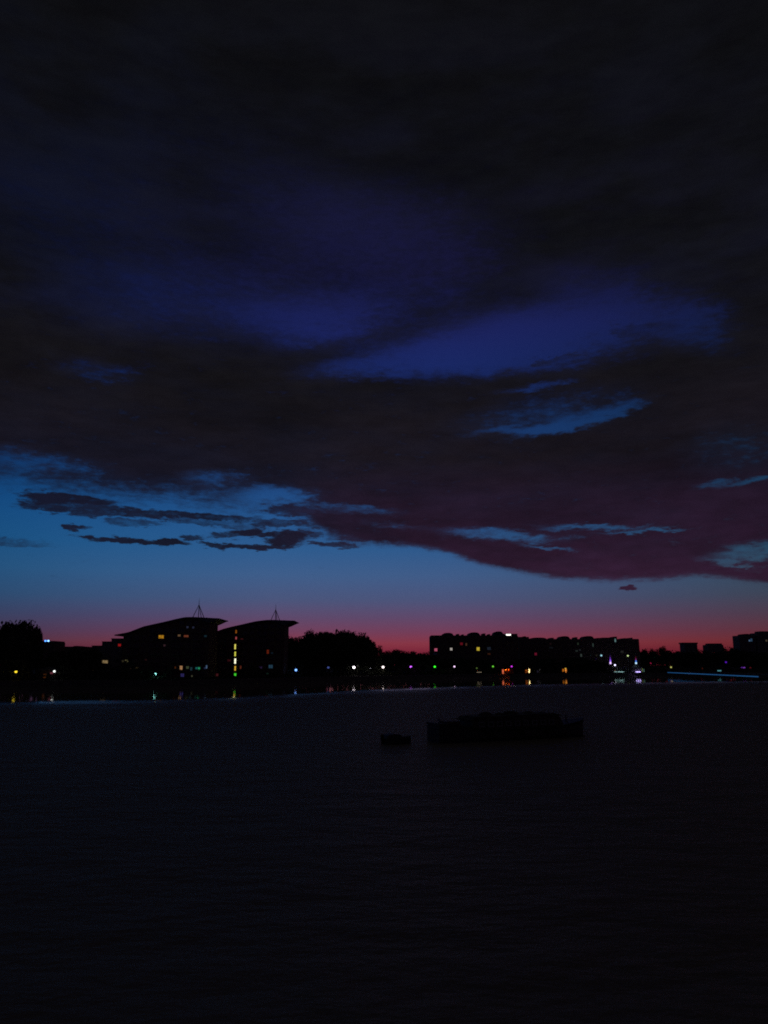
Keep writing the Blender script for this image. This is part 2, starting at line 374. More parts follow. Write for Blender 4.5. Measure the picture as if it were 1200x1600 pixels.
# ------------------------------------------------------------------ the two wave-roofed blocks
def interp(pts, x):
    if x <= pts[0][0]: return pts[0][1]
    for (a, za), (b_, zb) in zip(pts[:-1], pts[1:]):
        if a <= x <= b_: return za + (zb-za)*(x-a)/(b_-a)
    return pts[-1][1]
def wave_block(Y, roof_px, wall_l, wall_r, under_px, mast_px, lits, label, depth=17, stair=False):
    cx = P((wall_l+wall_r)/2, 1040, Y).x
    root = thing('apartment_block', label, 'building', (cx, Y, LAND), 'wave-roofed riverside blocks')
    loc = lambda px, py: (P(px, py, Y).x-cx, P(px, py, Y).z-LAND)
    top = [loc(*q) for q in roof_px]
    fine = []                                         # smooth the wave
    for i in range(41):
        x = top[0][0] + (top[-1][0]-top[0][0])*i/40
        a = interp(top, x-.8); b_ = interp(top, x); c = interp(top, x+.8); fine.append((x, (a+2*b_+c)/4))
    xl, xr = loc(wall_l, 1040)[0], loc(wall_r, 1040)[0]
    xtip = fine[-1][0]; zu = loc(*under_px)[1]; th0 = .45
    under = []
    for x, z in fine:
        t_ = max(0, (x-(xr-3))/(xtip-(xr-3))) if x > xr-3 else 0
        th = th0 if x < xr-6 else max(.18, (interp(fine, xr)-zu)*(1-max(0, (x-xr))/(xtip-xr)) if x > xr else th0 + (interp(fine, xr)-zu-th0)*(x-xr+6)/6)
        under.append((x, z-th))
    rf = part('roof', MB().extrude(fine + under[::-1], -1.8, depth+1.5), ['roof_metal'], root)
    # standing seams on the metal roof
    for i in range(3, 40, 4):
        x, z = fine[i]; link('roof_seam', seam_me(depth+3.1), rf, (x, -1.7, z+.0))
    wall_top = [(x, z-.02) for x, z in under if xl < x < xr]
    wp = [(xl, 0), (xr, 0), (xr, interp(under, xr)-.02)] + wall_top[::-1] + [(xl, interp(under, xl)-.02)]
    part('wall', MB().extrude(wp, 0, depth), ['brick_wall'], root)
    topf = lambda x: interp(under, x)
    facade(root, Y, xl+1, xr-1, 1.1, 3.15, 8, 3.1, 1.9, 1.5, lits, topf)
    # balconies: slab and rail per storey on alternating bays
    bw = 4.2
    slab = MB().box((0, -.95, 0), (bw, 1.7, .22)).mesh('balcony_slab', ['concrete'])
    rail = MB()
    rail.tube([(-bw/2, -1.75, 1.1), (bw/2, -1.75, 1.1)], .04)
    for k_ in range(15): rail.tube([(-bw/2+k_*bw/14, -1.75, .1), (-bw/2+k_*bw/14, -1.75, 1.1)], .02, 4)
    for s_ in (-1, 1): rail.tube([(s_*bw/2, -1.75, 1.1), (s_*bw/2, -.02, 1.1)], .03)
    railm = rail.mesh('railing', ['steel'])
    for r_ in range(1, 8):
        for x in [xl+5+q*9.4 for q in range(int((xr-xl-6)/9.4)+1)]:
            z = .7 + r_*3.15
            if z + 3 > topf(x): continue
            if stair and abs(x-stair) < 3.4: continue
            s_ = link('balcony', slab, root, (x, 0, z)); link('railing', railm, s_)
    # pylon over the roof: a post and four raking legs with a needle on top
    ax, ay, nx, l_, r_ = mast_px
    zt = loc(ax, ay)[1]; zn = loc(ax, nx)[1]; X = loc(ax, ay)[0]
    zb = lambda x: interp(fine, x)-.05
    part('mast', MB().tube([(X, 3, zb(X)), (X, 3, zt), (X, 3, zn)], [.17, .13, .04]), ['steel'], root)
    for px, yy in ((l_, 2.4), (r_, 2.4), (ax, 9)):
        x = loc(px, ay)[0]; part('mast_leg', MB().tube([(x, yy, zb(x)), (X, 3, zt-.3)], [.17, .12]), ['steel'], root)
    return root, loc
SEAM = {}
def seam_me(l):
    if l not in SEAM: SEAM[l] = MB().box((0, l/2, .05), (.08, l-.2, .1)).mesh('roof_seam', ['roof_metal'])
    return SEAM[l]
warm, amber, dimw = (255, 190, 120), (255, 180, 40), (200, 170, 120)
b1l = [(252,995,9,6,amber,.45),(280,993,5,4,(220,170,120),.17),(291,994,8,4,(230,120,80),.2),(293,980,4,4,(110,120,170),.12),(302,980.5,4,4,(110,120,170),.1),
 (321,994,5,4,(60,110,130),.12),(257,1008.5,4,4,(160,110,120),.1),(198,1033,6,5,(190,180,120),.22),(192,1033,4,4,(150,140,100),.08),(228,1031,4,3,(140,70,60),.06),
 (204,1045,4,4,(160,120,100),.1),(214,1045.5,5,6,(200,170,110),.2),(274,1043,3,4,(200,110,40),.12),(283,1043.5,5,7,(255,190,130),.4),(293,1043,5,5,(150,170,120),.14),
 (299,1045,4,6,(90,150,170),.12),(307,1044,4,4,(50,170,170),.3),(311,1044.5,4,5,(60,220,150),.45),(320,1044,3,4,(90,110,180),.12),(325.3-2.5,1042,3,6,(130,170,220),.3),
 (285,1055,6,6,(110,100,210),.16),(300,1057,3,5,(170,170,130),.14)]
b2l = [(369,987,3,6,(230,130,30),.32),(369,997,3,5,(255,110,120),.4),(367.5,1010.5,3,9,(255,245,110),.95),(367.5,1021.8,3,8,(245,245,90),.9),(367.5,1033,3.4,9,(255,255,220),1.6),
 (367.5,1044.3,3,8,(255,200,60),.8),(367.5,1054,4,5,(80,255,60),.8),(376,1043,3,6,(200,90,60),.2),(378,998.5,5,3,(150,60,60),.1),(418.5,1018.5,4,7,(200,70,30),.2),(425,1020.5,4,3,(70,110,140),.06),
 (423,1041.5,7,6,(90,150,190),.16),(407,1043,6,4,(110,80,150),.12),(418,1052.5,4,3,(60,110,90),.08),(339,1054.5,5,5,(190,80,90),.1),(358,1032,6,4,(160,60,70),.08)]
r1 = [(181,992),(195,989.5),(203,988),(226,979),(245,974.8),(260,971.5),(275,967.8),(290,964.6),(300,964.3),(313,964.8),(344,966.5)]
r2 = [(326,991),(336,988),(350,982.8),(362,979.6),(375,976.8),(390,973.3),(400,971),(417,968.9),(428,968.8),(440,969.3),(461,970)]
wave_block(342, r1, 190, 325, (325, 974), (308.5, 943, 934, 300, 318), b1l, 'left block with a curved wave roof rising to a longer pointed overhang')
rt2 = 372
Xs = P(367.5, 1020, rt2).x - P((331+443)/2, 1040, rt2).x
wave_block(rt2, r2, 331, 443, (443, 977.5), (429.5, 951, 943, 422.5, 436.5), b2l, 'right wave-roofed block with the column of lit stair windows', stair=Xs)

# ------------------------------------------------------------------ flat-roofed blocks
def flat_block(name, label, cat, px0, px1, top_py, Y, depth, lits=(), boxes=(), wallm='brick_wall', step=3.05, dx=3.6, win=(1.5, 1.4), rows=None, group=None, chim=0, left_round=False):
    a, b_ = P(px0, 1040, Y).x, P(px1, 1040, Y).x; cx = (a+b_)/2; H = P(600, top_py, Y).z - LAND; w = b_-a
    root = thing(name, label, cat, (cx, Y, LAND), group)
    prf = [(-w/2, 0), (w/2, 0), (w/2, H-.6), (w/2-.5, H-.35), (-w/2+.5, H-.35), (-w/2, H-.6)]
    part('wall', MB().extrude(prf, 0, depth), [wallm], root)
    cop = MB()                                       # parapet coping round the roof
    for (c, d) in (((0, .15, H-.15), (w-.6, .5, .36)), ((0, depth-.15, H-.15), (w-.6, .5, .36)), ((-w/2+.5, depth/2, H-.15), (.4, depth-.9, .34)), ((w/2-.5, depth/2, H-.15), (.4, depth-.9, .34))): cop.box(c, d)
    part('parapet', cop, ['concrete'], root)
    n = rows or max(1, int((H-1)/step))
    facade(root, Y, -w/2+1, w/2-1, 1.0, step, n, dx, win[0], win[1], lits, lambda x: H-.5)
    for bxs in boxes:                               # (px0, px1, top_py, rounded)
        p0, p1, tp, rnd = bxs; x0, x1 = P(p0, 1040, Y).x-cx, P(p1, 1040, Y).x-cx; zt = P(600, tp, Y).z-LAND
        if rnd:
            o = []; nseg = 10
            for i in range(nseg+1):
                u = i/nseg; x = x0+(x1-x0)*u; o.append((x, H-.3+(zt-H+.3)*(1-abs(2*u-1)**(3.2))**.6))
            part('roof_pavilion', MB().extrude([(x0, H-.5), (x1, H-.5)] + o[::-1][0:nseg+1], 2, depth-3), ['slate'], root)
        else:
            pv = part('roof_pavilion', MB().box(((x0+x1)/2, depth/2, (zt+H)/2-.3), (x1-x0, depth-5, zt-H+.5)).box(((x0+x1)/2, depth/2, zt+.04), (x1-x0+.5, depth-4.4, .18)), [wallm], root)
    return root
# stepped wing left of the wave roofs
def stepped_wing():
    Y = 346; a = P(137, 1040, Y).x; root = thing('terraced_block', 'low block with roof terraces stepping up to the left wave roof', 'building', (P(163, 1040, Y).x, Y, LAND))
    cx = root.location.x
    for px0, px1, top in ((141.5, 156.9, 1009.5), (157, 171.4, 1003), (171.5, 189.3, 998.3)):
        x0, x1 = P(px0, 1040, Y).x-cx, P(px1, 1040, Y).x-cx; H = P(600, top, Y).z-LAND
        t_ = part('terrace_step', MB().box(((x0+x1)/2, 7, H/2), (x1-x0, 14, H)), ['pale_render'], root)
        link('roof_slab', MB().box(((x0+x1)/2, 6.8, H+.12), (x1-x0+(.3 if px0 > 170 else .0), 14.8, .2)).mesh('roof_slab', ['concrete']), t_)
    facade(root, Y, P(142, 1040, Y).x-cx, P(189, 1040, Y).x-cx, 1.0, 3.05, 5, 3.2, 1.6, 1.4,
           [(164,1034,10,5.5,(235,200,140),.3),(145,1046.5,4,5,(170,140,100),.14),(188.2,996.2,4,5,(230,30,30),.0)] [:2], lambda x: interp([(-99, 8.5), (-4.2, 8.5), (-4.1, 12), (99, 12)], x))
    window(root, P(187.6, 996, Y).x-cx, -.06, P(600, 1006, Y).z-LAND-1.2, 1.5, 1.3, ((230, 40, 40), .3))
    return root
stepped_wing()
flat_block('corner_block', 'small dark block beside the left trees with blue floodlight on it', 'building', 62, 83, 1001.5, 370, 12, [], [], 'dark_brick')
flat_block('low_terrace', 'long low flat-roofed building between the left trees and stepped block', 'building', 84, 134, 1010.3, 400, 12, [], [(108, 122, 1009, True)], 'dark_brick')
# big blocks on the right
b3a = [(681,1015.3,5,5,(255,120,160),.5),(705,1014.3,4,4.5,(240,230,220),.55),(721,1006,4.5,4.5,(200,40,60),.22),(728.5,1007,3,4.5,(170,110,80),.16),(747,1014,5,6,(255,225,70),.6),
 (764,1013.3,6,5,(90,110,140),.1),(764,1021.8,5,3,(160,90,50),.1),(680,1022,6,3,(40,60,100),.06)]
flat_block('apartment_block', 'tall square block with three rounded roof pavilions, above green lamp', 'building', 673.5, 811, 992.8, 556, 18, b3a,
           [(691.5, 710.5, 988.6, True), (732.5, 752.5, 987.8, True), (773, 789.5, 986.3, True), (789.6, 811, 990.3, False), (716, 719, 990.6, False), (724.5, 726, 991.2, False), (757, 760.5, 989.8, False), (766, 768, 990.8, False)], 'dark_brick', group='flat-topped riverside blocks')
b3b = [(837,1022,4,4.5,(190,40,80),.28),(861,1012,6,3,(80,90,100),.06),(903,1006,3,4,(120,150,120),.08),(926.5,1008,2.5,6,(110,140,130),.16),(901,1017,4,3,(120,140,130),.09),(906,1015.5,3,3,(110,120,130),.08),
 (908,1024,3,5,(130,150,140),.15),(932,1024,3,3,(120,120,90),.08),(972,1018.5,5,4,(110,110,100),.1),(961.3,1000.5,2.8,6,(150,200,200),.35),(860,1006,3,3,(120,80,80),.06)]
flat_block('apartment_block', 'long flat-topped block with low roof bumps, ending above the violet pylons', 'building', 812, 1001, 998.3, 622, 18, b3b,
           [(813, 829, 995.2, False), (830, 858, 996, True), (877, 894, 993.8, True), (914, 932, 993.6, True), (945, 958, 996.3, False), (964, 968, 994.8, False), (822, 824, 994.2, False), (864, 868, 996.6, False), (903, 905.5, 995.6, False), (938, 941, 996.8, False), (979, 984, 997.2, False), (991, 992.5, 996.4, False)], 'brick_wall', group='flat-topped riverside blocks')
# far towers
flat_block('tower_block', 'leftmost of the four distant towers, flat slab with wider cap', 'tower block', 1071, 1092, 1005.5, 1400, 20, [], [(1068.8, 1094, 1004, False)], 'concrete', dx=6, win=(3, 1.6), group='distant tower blocks')
flat_block('tower_block', 'second distant tower from the left, stepped flat top above red window', 'tower block', 1107.5, 1133, 1007.5, 1400, 20,
           [(1107+1.8,1021.2,3,4,(255,200,150),.7),(1114,1021,4,3,(190,50,50),.3)], [(1111, 1132, 1005.4, False)], 'concrete', dx=6, win=(3, 1.6), group='distant tower blocks')
flat_block('tower_block', 'third distant tower with rounded top and one blue-white window', 'tower block', 1159, 1184, 993, 1120, 22,
           [(1171,1001,2.5,3,(130,170,220),.35),(1174,1000,3,5,(100,150,200),.2)], [(1165, 1179, 990.3, True)], 'concrete', dx=5, win=(2.6, 1.6), group='distant tower blocks')
flat_block('tower_block', 'rightmost distant tower, cut off by the edge of the photo', 'tower block', 1187, 1222, 989, 1120, 22,
           [(1197.5,1001,3,3,(160,140,110),.2)], [(1194, 1214, 986.3, False)], 'concrete', dx=5, win=(2.6, 1.6), group='distant tower blocks')

# ------------------------------------------------------------------ trees
def crown_mesh(seed, n=4200, lobes=18, squash=.85, leaf='leaf_dark'):
    rnd = random.Random(seed); L_ = []
    for i in range(lobes):
        a = rnd.uniform(0, 2*math.pi); rr = rnd.uniform(.2, .85)**.8; z = rnd.uniform(-.55, .72)
        L_.append((Vector((rr*math.cos(a)*(1-abs(z)*.45), rr*math.sin(a)*(1-abs(z)*.45), z*squash)), rnd.uniform(.24, .42)))
    L_.append((Vector((0, 0, 0)), .72)); L_.append((Vector((0, 0, .1)), .8))
    V = []; Fc = []
    for k_ in range(n):
        c, r_ = L_[rnd.randrange(len(L_))]
        d = Vector((rnd.gauss(0, 1), rnd.gauss(0, 1), rnd.gauss(0, 1))).normalized()
        p = c + d*r_*(rnd.random()**.35)*rnd.uniform(.9, 1.08)
        s_ = rnd.uniform(.03, .07); u = Vector((rnd.gauss(0, 1), rnd.gauss(0, 1), rnd.gauss(0, 1))).normalized(); w_ = u.cross(d + Vector((.01, .02, .3))).normalized()
        n0 = len(V); V += [p-u*s_*1.3, p-w_*s_*.8, p+u*s_*1.3, p+w_*s_*.8]; Fc.append((n0, n0+1, n0+2, n0+3))
    xs_ = sorted(math.hypot(q.x, q.y) for q in V); rr = xs_[int(len(xs_)*.985)]; zs = sorted(q.z for q in V); zt_, zb_ = zs[int(len(zs)*.995)], zs[int(len(zs)*.005)]
    V = [Vector((q.x/rr, q.y/rr, (q.z-zb_)/(zt_-zb_)*2-1)) for q in V]
    me = bpy.data.meshes.new('crown'); me.from_pydata([tuple(q) for q in V], [], Fc); me.materials.append(MAT[leaf]); me.update()
    return me
CR = [crown_mesh(s_, leaf=l_, squash=q) for s_, l_, q in ((1, 'leaf_dark', .85), (2, 'leaf_deep', .95), (3, 'leaf_olive', .8), (4, 'leaf_dark', 1.0), (5, 'leaf_deep', .75), (6, 'leaf_dark', .9))]
def trunk_mesh(seed):
    rnd = random.Random(seed); mb = MB()
    mb.tube([(0, 0, 0), (.01, 0, .2), (.02, .01, .45), (.0, .02, .7)], [.035, .026, .02, .01], 7)
    for i in range(6):
        a = i*1.05+rnd.random(); z = .25+.06*i; r_ = rnd.uniform(.18, .28)
        mb.tube([(.01, 0, z), (r_*.5*math.cos(a), r_*.5*math.sin(a), z+.1), (r_*math.cos(a), r_*math.sin(a), z+.24)], [.014, .009, .004], 5)
    return mb.mesh('trunk', ['bark'])
TR = [trunk_mesh(1), trunk_mesh(2), trunk_mesh(3)]
tn = [0]
def tree(px, top, wpx, Y, label, group=None, low=.2, kind=None, name='broadleaf_tree'):
    i = tn[0]; tn[0] += 1
    t_ = P(px, top, Y); Hh = t_.z-LAND; w_ = wpx/1224*Y
    root = thing(name, label, 'tree', (t_.x, Y, LAND), group, rz=random.uniform(0, 6.28))
    ch = Hh*(1-low)/2
    c = link('crown', CR[(kind if kind is not None else i) % 6], root, (0, 0, Hh-ch)); c.scale = (w_/2*1.5, w_/2*1.5, ch)
    tk = link('trunk', TR[i % 3], root); tk.scale = (Hh*.9, Hh*.9, Hh*.95)
    return root
GL = 'trees on the left edge of the bank'
tree(-70, 980, 90, 300, 'rounder tree on the far left bank, beyond the tall clump', GL); tree(-150, 985, 90, 290, 'leftmost tree on the far bank', GL)
tree(3, 974.5, 52, 315, 'tall dark tree cut by the left edge above yellow lamp', GL)
tree(38, 972, 42, 318, 'tallest domed tree of the left clump, above the yellow lamp', GL)
tree(22, 982, 50, 310, 'dark tree filling the gap between the two tall left trees', GL)
tree(54, 983, 20, 322, 'lower tree at right shoulder of the left clump', GL)
tree(62, 993, 9, 326, 'small tree below the blue floodlight on the left', GL)
tree(92, 1018, 34, 325, 'low dark tree behind the white lamp on the left', GL)
tree(118, 1013, 34, 335, 'low rounded tree before the long low building', GL)
tree(147, 1014, 26, 336, 'rounded tree in front of the stepped block, darkest and leftmost there', GL)
GM = 'trees behind the bank between the blocks'
for px, top, w_, Y, lab in [
  (453, 994.5, 22, 430, 'small tree touching the right wall of the right wave-roofed block'),
  (467, 996, 20, 432, 'short tree, second right of the wave-roofed blocks'),
  (489, 987.5, 28, 438, 'tall tree with a knobbly top left of the wide clump'),
  (508, 990, 30, 445, 'tree behind the notch in the wide clump top'),
  (533, 987, 40, 440, 'broadest tree, the high middle of the wide dark clump'),
  (557, 990.5, 34, 448, 'tree on the right shoulder of the wide clump'),
  (573, 999, 26, 450, 'tree at the falling right side of wide clump'),
  (585, 1010, 18, 455, 'smallest tree at the right foot of the wide clump'),
  (524, 988.5, 44, 452, 'full round tree at the back of the wide clump, just left of its top'),
  (500, 991, 44, 450, 'full tree at the back left of the wide clump'), (548, 989, 44, 456, 'full round tree at the back right of wide clump'),
  (478, 996, 30, 446, 'full low tree at the back left end of the wide clump'),
  (470, 1010, 50, 425, 'low full tree above blue-white lamp'), (515, 1006, 50, 430, 'low full tree above the dim blue lamp'), (553, 1008, 50, 440, 'low full tree above the brightest white lamp')]:
    tree(px, top, w_, Y, lab, GM)
GF = 'low trees between the clump and the square block'
for px, top, w_, Y, lab in [(601, 1018.5, 26, 480, 'low tree just right of the wide clump'), (619, 1015.8, 30, 500, 'rounded low tree above the gap of the skyline, highest there'),
  (640, 1018.5, 30, 505, 'low tree above the violet lamp'), (660, 1020, 34, 520, 'low tree left of the square block, lowest of skyline'),
  (690, 1030, 34, 530, 'low tree behind the green lamp, under the square block'), (722, 1029, 36, 535, 'low tree in front of the square block beside the pinkish lamp'),
  (752, 1031, 34, 545, 'low tree in front of square block, below yellow window'), (812, 1030, 34, 556, 'low tree between magenta lamp and orange doorway'),
  (850, 1029, 40, 590, 'low tree right of the orange doorway'), (905, 1028, 44, 595, 'low tree right of the three amber lights'), (932, 1033, 26, 600, 'low tree just left of the violet pylon'), ]:
    tree(px, top, w_, Y, lab, GF)
GR = 'trees on the right between block and towers'
for px, top, w_, Y, lab in [(1009, 1015, 22, 640, 'tree against the right end of the long block'), (1032, 1011.5, 18, 660, 'domed tree standing alone above the right skyline'),
  (1050, 1017.5, 30, 680, 'low tree left of the leftmost distant tower'), (1072, 1018, 34, 690, 'low tree under the leftmost distant tower'), (1098, 1016.5, 30, 690, 'low tree between the two left distant towers'),
  (1122, 1018, 34, 700, 'low tree under the second distant tower'), (1140, 1012.5, 20, 720, 'pointed tree right of the second distant tower'), (1153, 1016.5, 28, 720, 'low tree left of the third distant tower'),
  (1180, 1019, 40, 720, 'low tree under the third distant tower'), (1206, 1020, 40, 720, 'low tree at the right edge of the photo')]:
    tree(px, top, w_, Y, lab, GR)
for px, lab in ((1250, 'first tree past the rightmost tower'), (1300, 'second tree past the rightmost tower'), (1350, 'last tree on the right bank')): tree(px, 1016, 60, 730, lab, GR)
# shrubs along the top of the bank
bushm = [crown_mesh(40+s_, 700, 9, .8, l_) for s_, l_ in ((0, 'leaf_deep'), (1, 'leaf_dark'), (2, 'leaf_olive'))]
for me in bushm:                                     # coarser leaves are fine: they are small in the picture
    for v_ in me.vertices: v_.co *= 1.0
# undergrowth that closes the view between the trunks: nobody could count it
mb = MB(); rnd = random.Random(5); V = []; Fc = []
for k_ in range(30000):
    px = rnd.uniform(-150, 1350); D0 = bank_y(bx(px, interp(bank, px))); x = bx(px, interp(bank, px)); yb = bank_y(x)
    off = rnd.uniform(11, 60); hh = rnd.random()**1.3*(3.2+1.3*math.sin(px*.07)+1.2*math.sin(px*.19+1))*(1+off*.015)*(.08 if 270 < px < 378 else 1)
    p = Vector((x*(1+off/yb), yb+off, LAND+hh)); s_ = rnd.uniform(.25, .55)
    u = Vector((rnd.gauss(0, 1), rnd.gauss(0, .6), rnd.gauss(0, 1))).normalized(); w_ = u.cross(Vector((rnd.gauss(0, .4), 1, rnd.gauss(0, .4)))).normalized()
    n0 = len(V); V += [p-u*s_*1.2, p-w_*s_, p+u*s_*1.2, p+w_*s_]; Fc.append((n0, n0+1, n0+2, n0+3))
me = bpy.data.meshes.new('undergrowth'); me.from_pydata([tuple(q) for q in V], [], Fc); me.materials.append(MAT['leaf_deep'])
link('undergrowth', me, kind='stuff', label='tangled dark shrubs and undergrowth along the far bank', category='undergrowth')
# a far-off wood behind everything
V = []; Fc = []
for k_ in range(26000):
    px = rnd.uniform(-700, 1900); Y = rnd.uniform(900, 1000)
    hh = 17.5 + 1.5*math.sin(px*.03) + 1.2*math.sin(px*.11+2) + .8*math.sin(px*.31)
    p = Vector((bx(px, Y), Y, LAND + rnd.random()**.7*hh)); s_ = rnd.uniform(.6, 1.3)
    u = Vector((rnd.gauss(0, 1), rnd.gauss(0, .4), rnd.gauss(0, 1))).normalized(); w_ = u.cross(Vector((rnd.gauss(0, .4), 1, rnd.gauss(0, .4)))).normalized()
    n0 = len(V); V += [p-u*s_*1.2, p-w_*s_, p+u*s_*1.2, p+w_*s_]; Fc.append((n0, n0+1, n0+2, n0+3))
me = bpy.data.meshes.new('far_woods'); me.from_pydata([tuple(q) for q in V], [], Fc); me.materials.append(MAT['leaf_dark'])
link('far_woods', me, kind='stuff', label='distant dark wood that closes the horizon behind the blocks', category='woods')

# ------------------------------------------------------------------ riverside lamps
def lamp(px, py, Y, rgb, s, label, rad=.5, name='street_lamp', group='lamps along the far bank'):
    rad *= 1.15; s *= .85
    c = P(px, py, Y); root = thing(name, label, 'street lamp', (c.x, Y, LAND), group); h_ = c.z-LAND
    part('pole', MB().lathe([(.16, 0), (.14, .5), (.08, .6), (.06, h_-rad)], 8), ['steel'], root)
    hd = part('lantern_cap', MB().lathe([(.22, h_+rad*.86), (rad*.9, h_+rad*.9), (rad*.55, h_+rad*1.15), (.05, h_+rad*1.35)], 10), ['roof_metal'], root)
    gl = MB(); pr = [(max(.05, rad*math.sin(a)), h_-rad*.95*math.cos(a)) for a in [i*math.pi/8 for i in range(1, 8)]]
    gl.lathe(pr, 12); part('globe', gl, [glow(rgb, s)], root)
    return root
def D_of(py, ry): return 8*1273/((py+ry)/2-1040)
lamp(25, 1049.5, 300, (255, 220, 50), 1.9, 'yellow lamp at far left in front of tall trees', .42)
lamp(85, 1049, 304, (235, 240, 235), 2.2, 'white lamp with a faint orange glow under it, left bank', .4)
lamp(242.5, 1053.5, 318, (150, 250, 240), 4, 'bright cyan-white lamp in front of the left wave-roofed block', .42)
lamp(462.5, 1047, 377, (110, 160, 255), 3.2, 'blue-white lamp right of the wave-roofed blocks', .5)
lamp(513, 1043, 405, (90, 110, 200), .5, 'dim blue lamp over a yellow bush glow', .5)
lamp(553, 1042.7, 432, (255, 240, 250), 5, 'brightest white lamp, first of a row of three', .62)
lamp(578, 1043, 440, (240, 235, 255), 3.5, 'white lamp in the middle of the row of three', .5)
lamp(598.5, 1042.3, 447, (255, 235, 235), 4, 'warm white lamp at the right of the row of three', .58)
lamp(642, 1042, 467, (200, 90, 255), 2.6, 'violet lamp under the low skyline gap', .55)
lamp(679.3, 1041.7, 492, (50, 240, 40), 2.2, 'green lamp below left corner of the square block', .55)
lamp(710, 1041.5, 497, (225, 190, 230), 1.8, 'pinkish white lamp below the square block', .55)
lamp(745, 1044, 515, (100, 130, 60), .45, 'dim olive lamp between pinkish and green lamps', .5)
lamp(770.3, 1041.3, 536, (110, 220, 60), 1.1, 'pale green lamp left of the orange boathouse', .55)
lamp(799.5, 1041.3, 548, (200, 50, 220), 1.5, 'magenta lamp above the orange boathouse', .55)
lamp(939.5, 1024.2, 606, (160, 220, 235), 1.3, 'tall pale cyan lamp left of the violet pylon', .6, group='tall lamps by the pylons')
lamp(981, 1024.6, 606, (210, 235, 160), 1.2, 'tall yellowish lamp between the two pylons', .6, group='tall lamps by the pylons')
lamp(961, 1039.2, 604, (220, 215, 255), 3, 'short white lamp over the lit glass pavilion', .6, group='tall lamps by the pylons')
lamp(1016.5, 1036.2, 640, (220, 40, 100), .8, 'red-pink lamp right of the pylons', .6)
lamp(1022, 1027.3, 650, (50, 120, 90), .3, 'dim green lamp high in the trees right of the pylons', .55)
lamp(1048.5, 1042.5, 655, (210, 210, 110), .9, 'pale yellow lamp over the start of the blue strip', .6)
lamp(1134.3, 1034.7, 670, (100, 30, 210), .8, 'deep violet lamp between the distant towers', .7)
lamp(1158.6, 1043.3, 672, (150, 70, 240), .9, 'left one of the twin violet lamps', .6)
lamp(1163, 1043.2, 672, (160, 80, 235), .9, 'right one of the twin violet lamps', .6)
lamp(1172.5, 1043.5, 672, (160, 40, 50), .25, 'dim red lamp right of the twin violet lamps', .6)
lamp(1097.5, 1044.5, 660, (150, 60, 30), .15, 'dim red lamp over the middle of the blue strip', .6)
# pair of blue floodlights on the corner block
c = P(73.5, 1001.3, 369); root = thing('floodlight', 'pair of bright blue-white floodlights on the small block', 'floodlight', tuple(c))
part('bracket', MB().box((0, .35, -.35), (2.4, .12, .12)).tube([(-1, .7, -.35), (-1, .0, -.1)], .05).tube([(1, .7, -.35), (1, 0, -.1)], .05), ['steel'], root)
for x in (-.72, .62):
    hd = part('housing', MB().box((x, .12, 0), (.95, .25, .8)), ['steel'], root)
    link('lens', MB().box((x, -.03, 0), (.85, .05, .7)).mesh('lens', [glow((80, 150, 255) if x < 0 else (130, 190, 255), 3)]), hd)
# white sign light on the roof of the square block
c = P(794.5, 991.8, 553); root = thing('roof_light', 'bright white strip light on the roof of square block', 'roof light', tuple(c))
part('housing', MB().box((0, .3, 0), (3.6, .3, 1.3)), ['steel'], root)
part('tube', MB().box((0, .08, 0), (3.4, .14, .95)), [glow((255, 250, 240), 2.2)], root)
part('post', MB().tube([(-1, .4, -.6), (-1, .4, -1.6)], .08), ['steel'], root); part('post', MB().tube([(1, .4, -.6), (1, .4, -1.6)], .08), ['steel'], root)

# ------------------------------------------------------------------ orange boathouse, kiosk, amber lights
def boathouse():
    Y = 526; x0, x1 = P(786, 1040, Y).x, P(806, 1040, Y).x; cx = (x0+x1)/2; w = x1-x0
    root = thing('boathouse', 'low wooden house lit orange on its left, under the magenta lamp', 'boathouse', (cx, bank_y(cx)+9 if False else Y+10, LAND))
    for i in range(14):
        x = -w/2 + (i+.5)*w/14; link('plank', PL, root, (x, 0, 0))
    part('wall', MB().box((0, 3.1, 1.6), (w-.1, 6, 3.2)), ['timber'], root)
    part('roof', MB().extrude([(-w/2-.7, 3.1), (w/2+.7, 3.1), (w/2+.3, 3.5), (0, 4.9), (-w/2-.3, 3.5)], -1.2, 6.6), ['slate'], root)
    part('door', MB().box((-w/2+1.3, -.14, 1.5), (1.1, .08, 2.9)), [glow((255, 120, 80), .7)], root, label='door glowing orange pink')
    part('wall_light', MB().box((-w/2+3.2, -.9, 2.75), (.4, .3, .3)), [glow((255, 110, 20), 14)], root)
    part('wall_light', MB().box((.8, -.9, 2.75), (.4, .3, .3)), [glow((255, 80, 10), 9)], root)
PL = MB().box((0, -.05, 1.55), (.55, .09, 3.1)).mesh('plank', ['timber'])
boathouse()
def kiosk(px, Y, w, lit, label, openings):
    cx = P(px, 1040, Y).x; root = thing('kiosk', label, 'kiosk', (cx, Y, LAND))
    part('wall', MB().box((0, 1.6, 1.9), (w, 3, 3.8)), ['timber'], root)
    part('roof', MB().extrude([(-w/2-.5, 3.82), (w/2+.5, 3.82), (w/2+.2, 4.2), (0, 4.9), (-w/2-.2, 4.2)], -.9, 3.6), ['slate'], root)
    for (x, z, ww, hh, rgb, s) in openings:
        part('doorway', MB().box((x, .03, z), (ww, .12, hh)), [glow(rgb, s)], root)
kiosk(825, 562, 5.5, 1, 'little hut with one brilliant orange-white doorway', [(.7, 2.0, .9, 3.3, (255, 225, 150), 2.6), (-1.2, 1.7, 1.6, 2.4, (255, 130, 40), .35)])
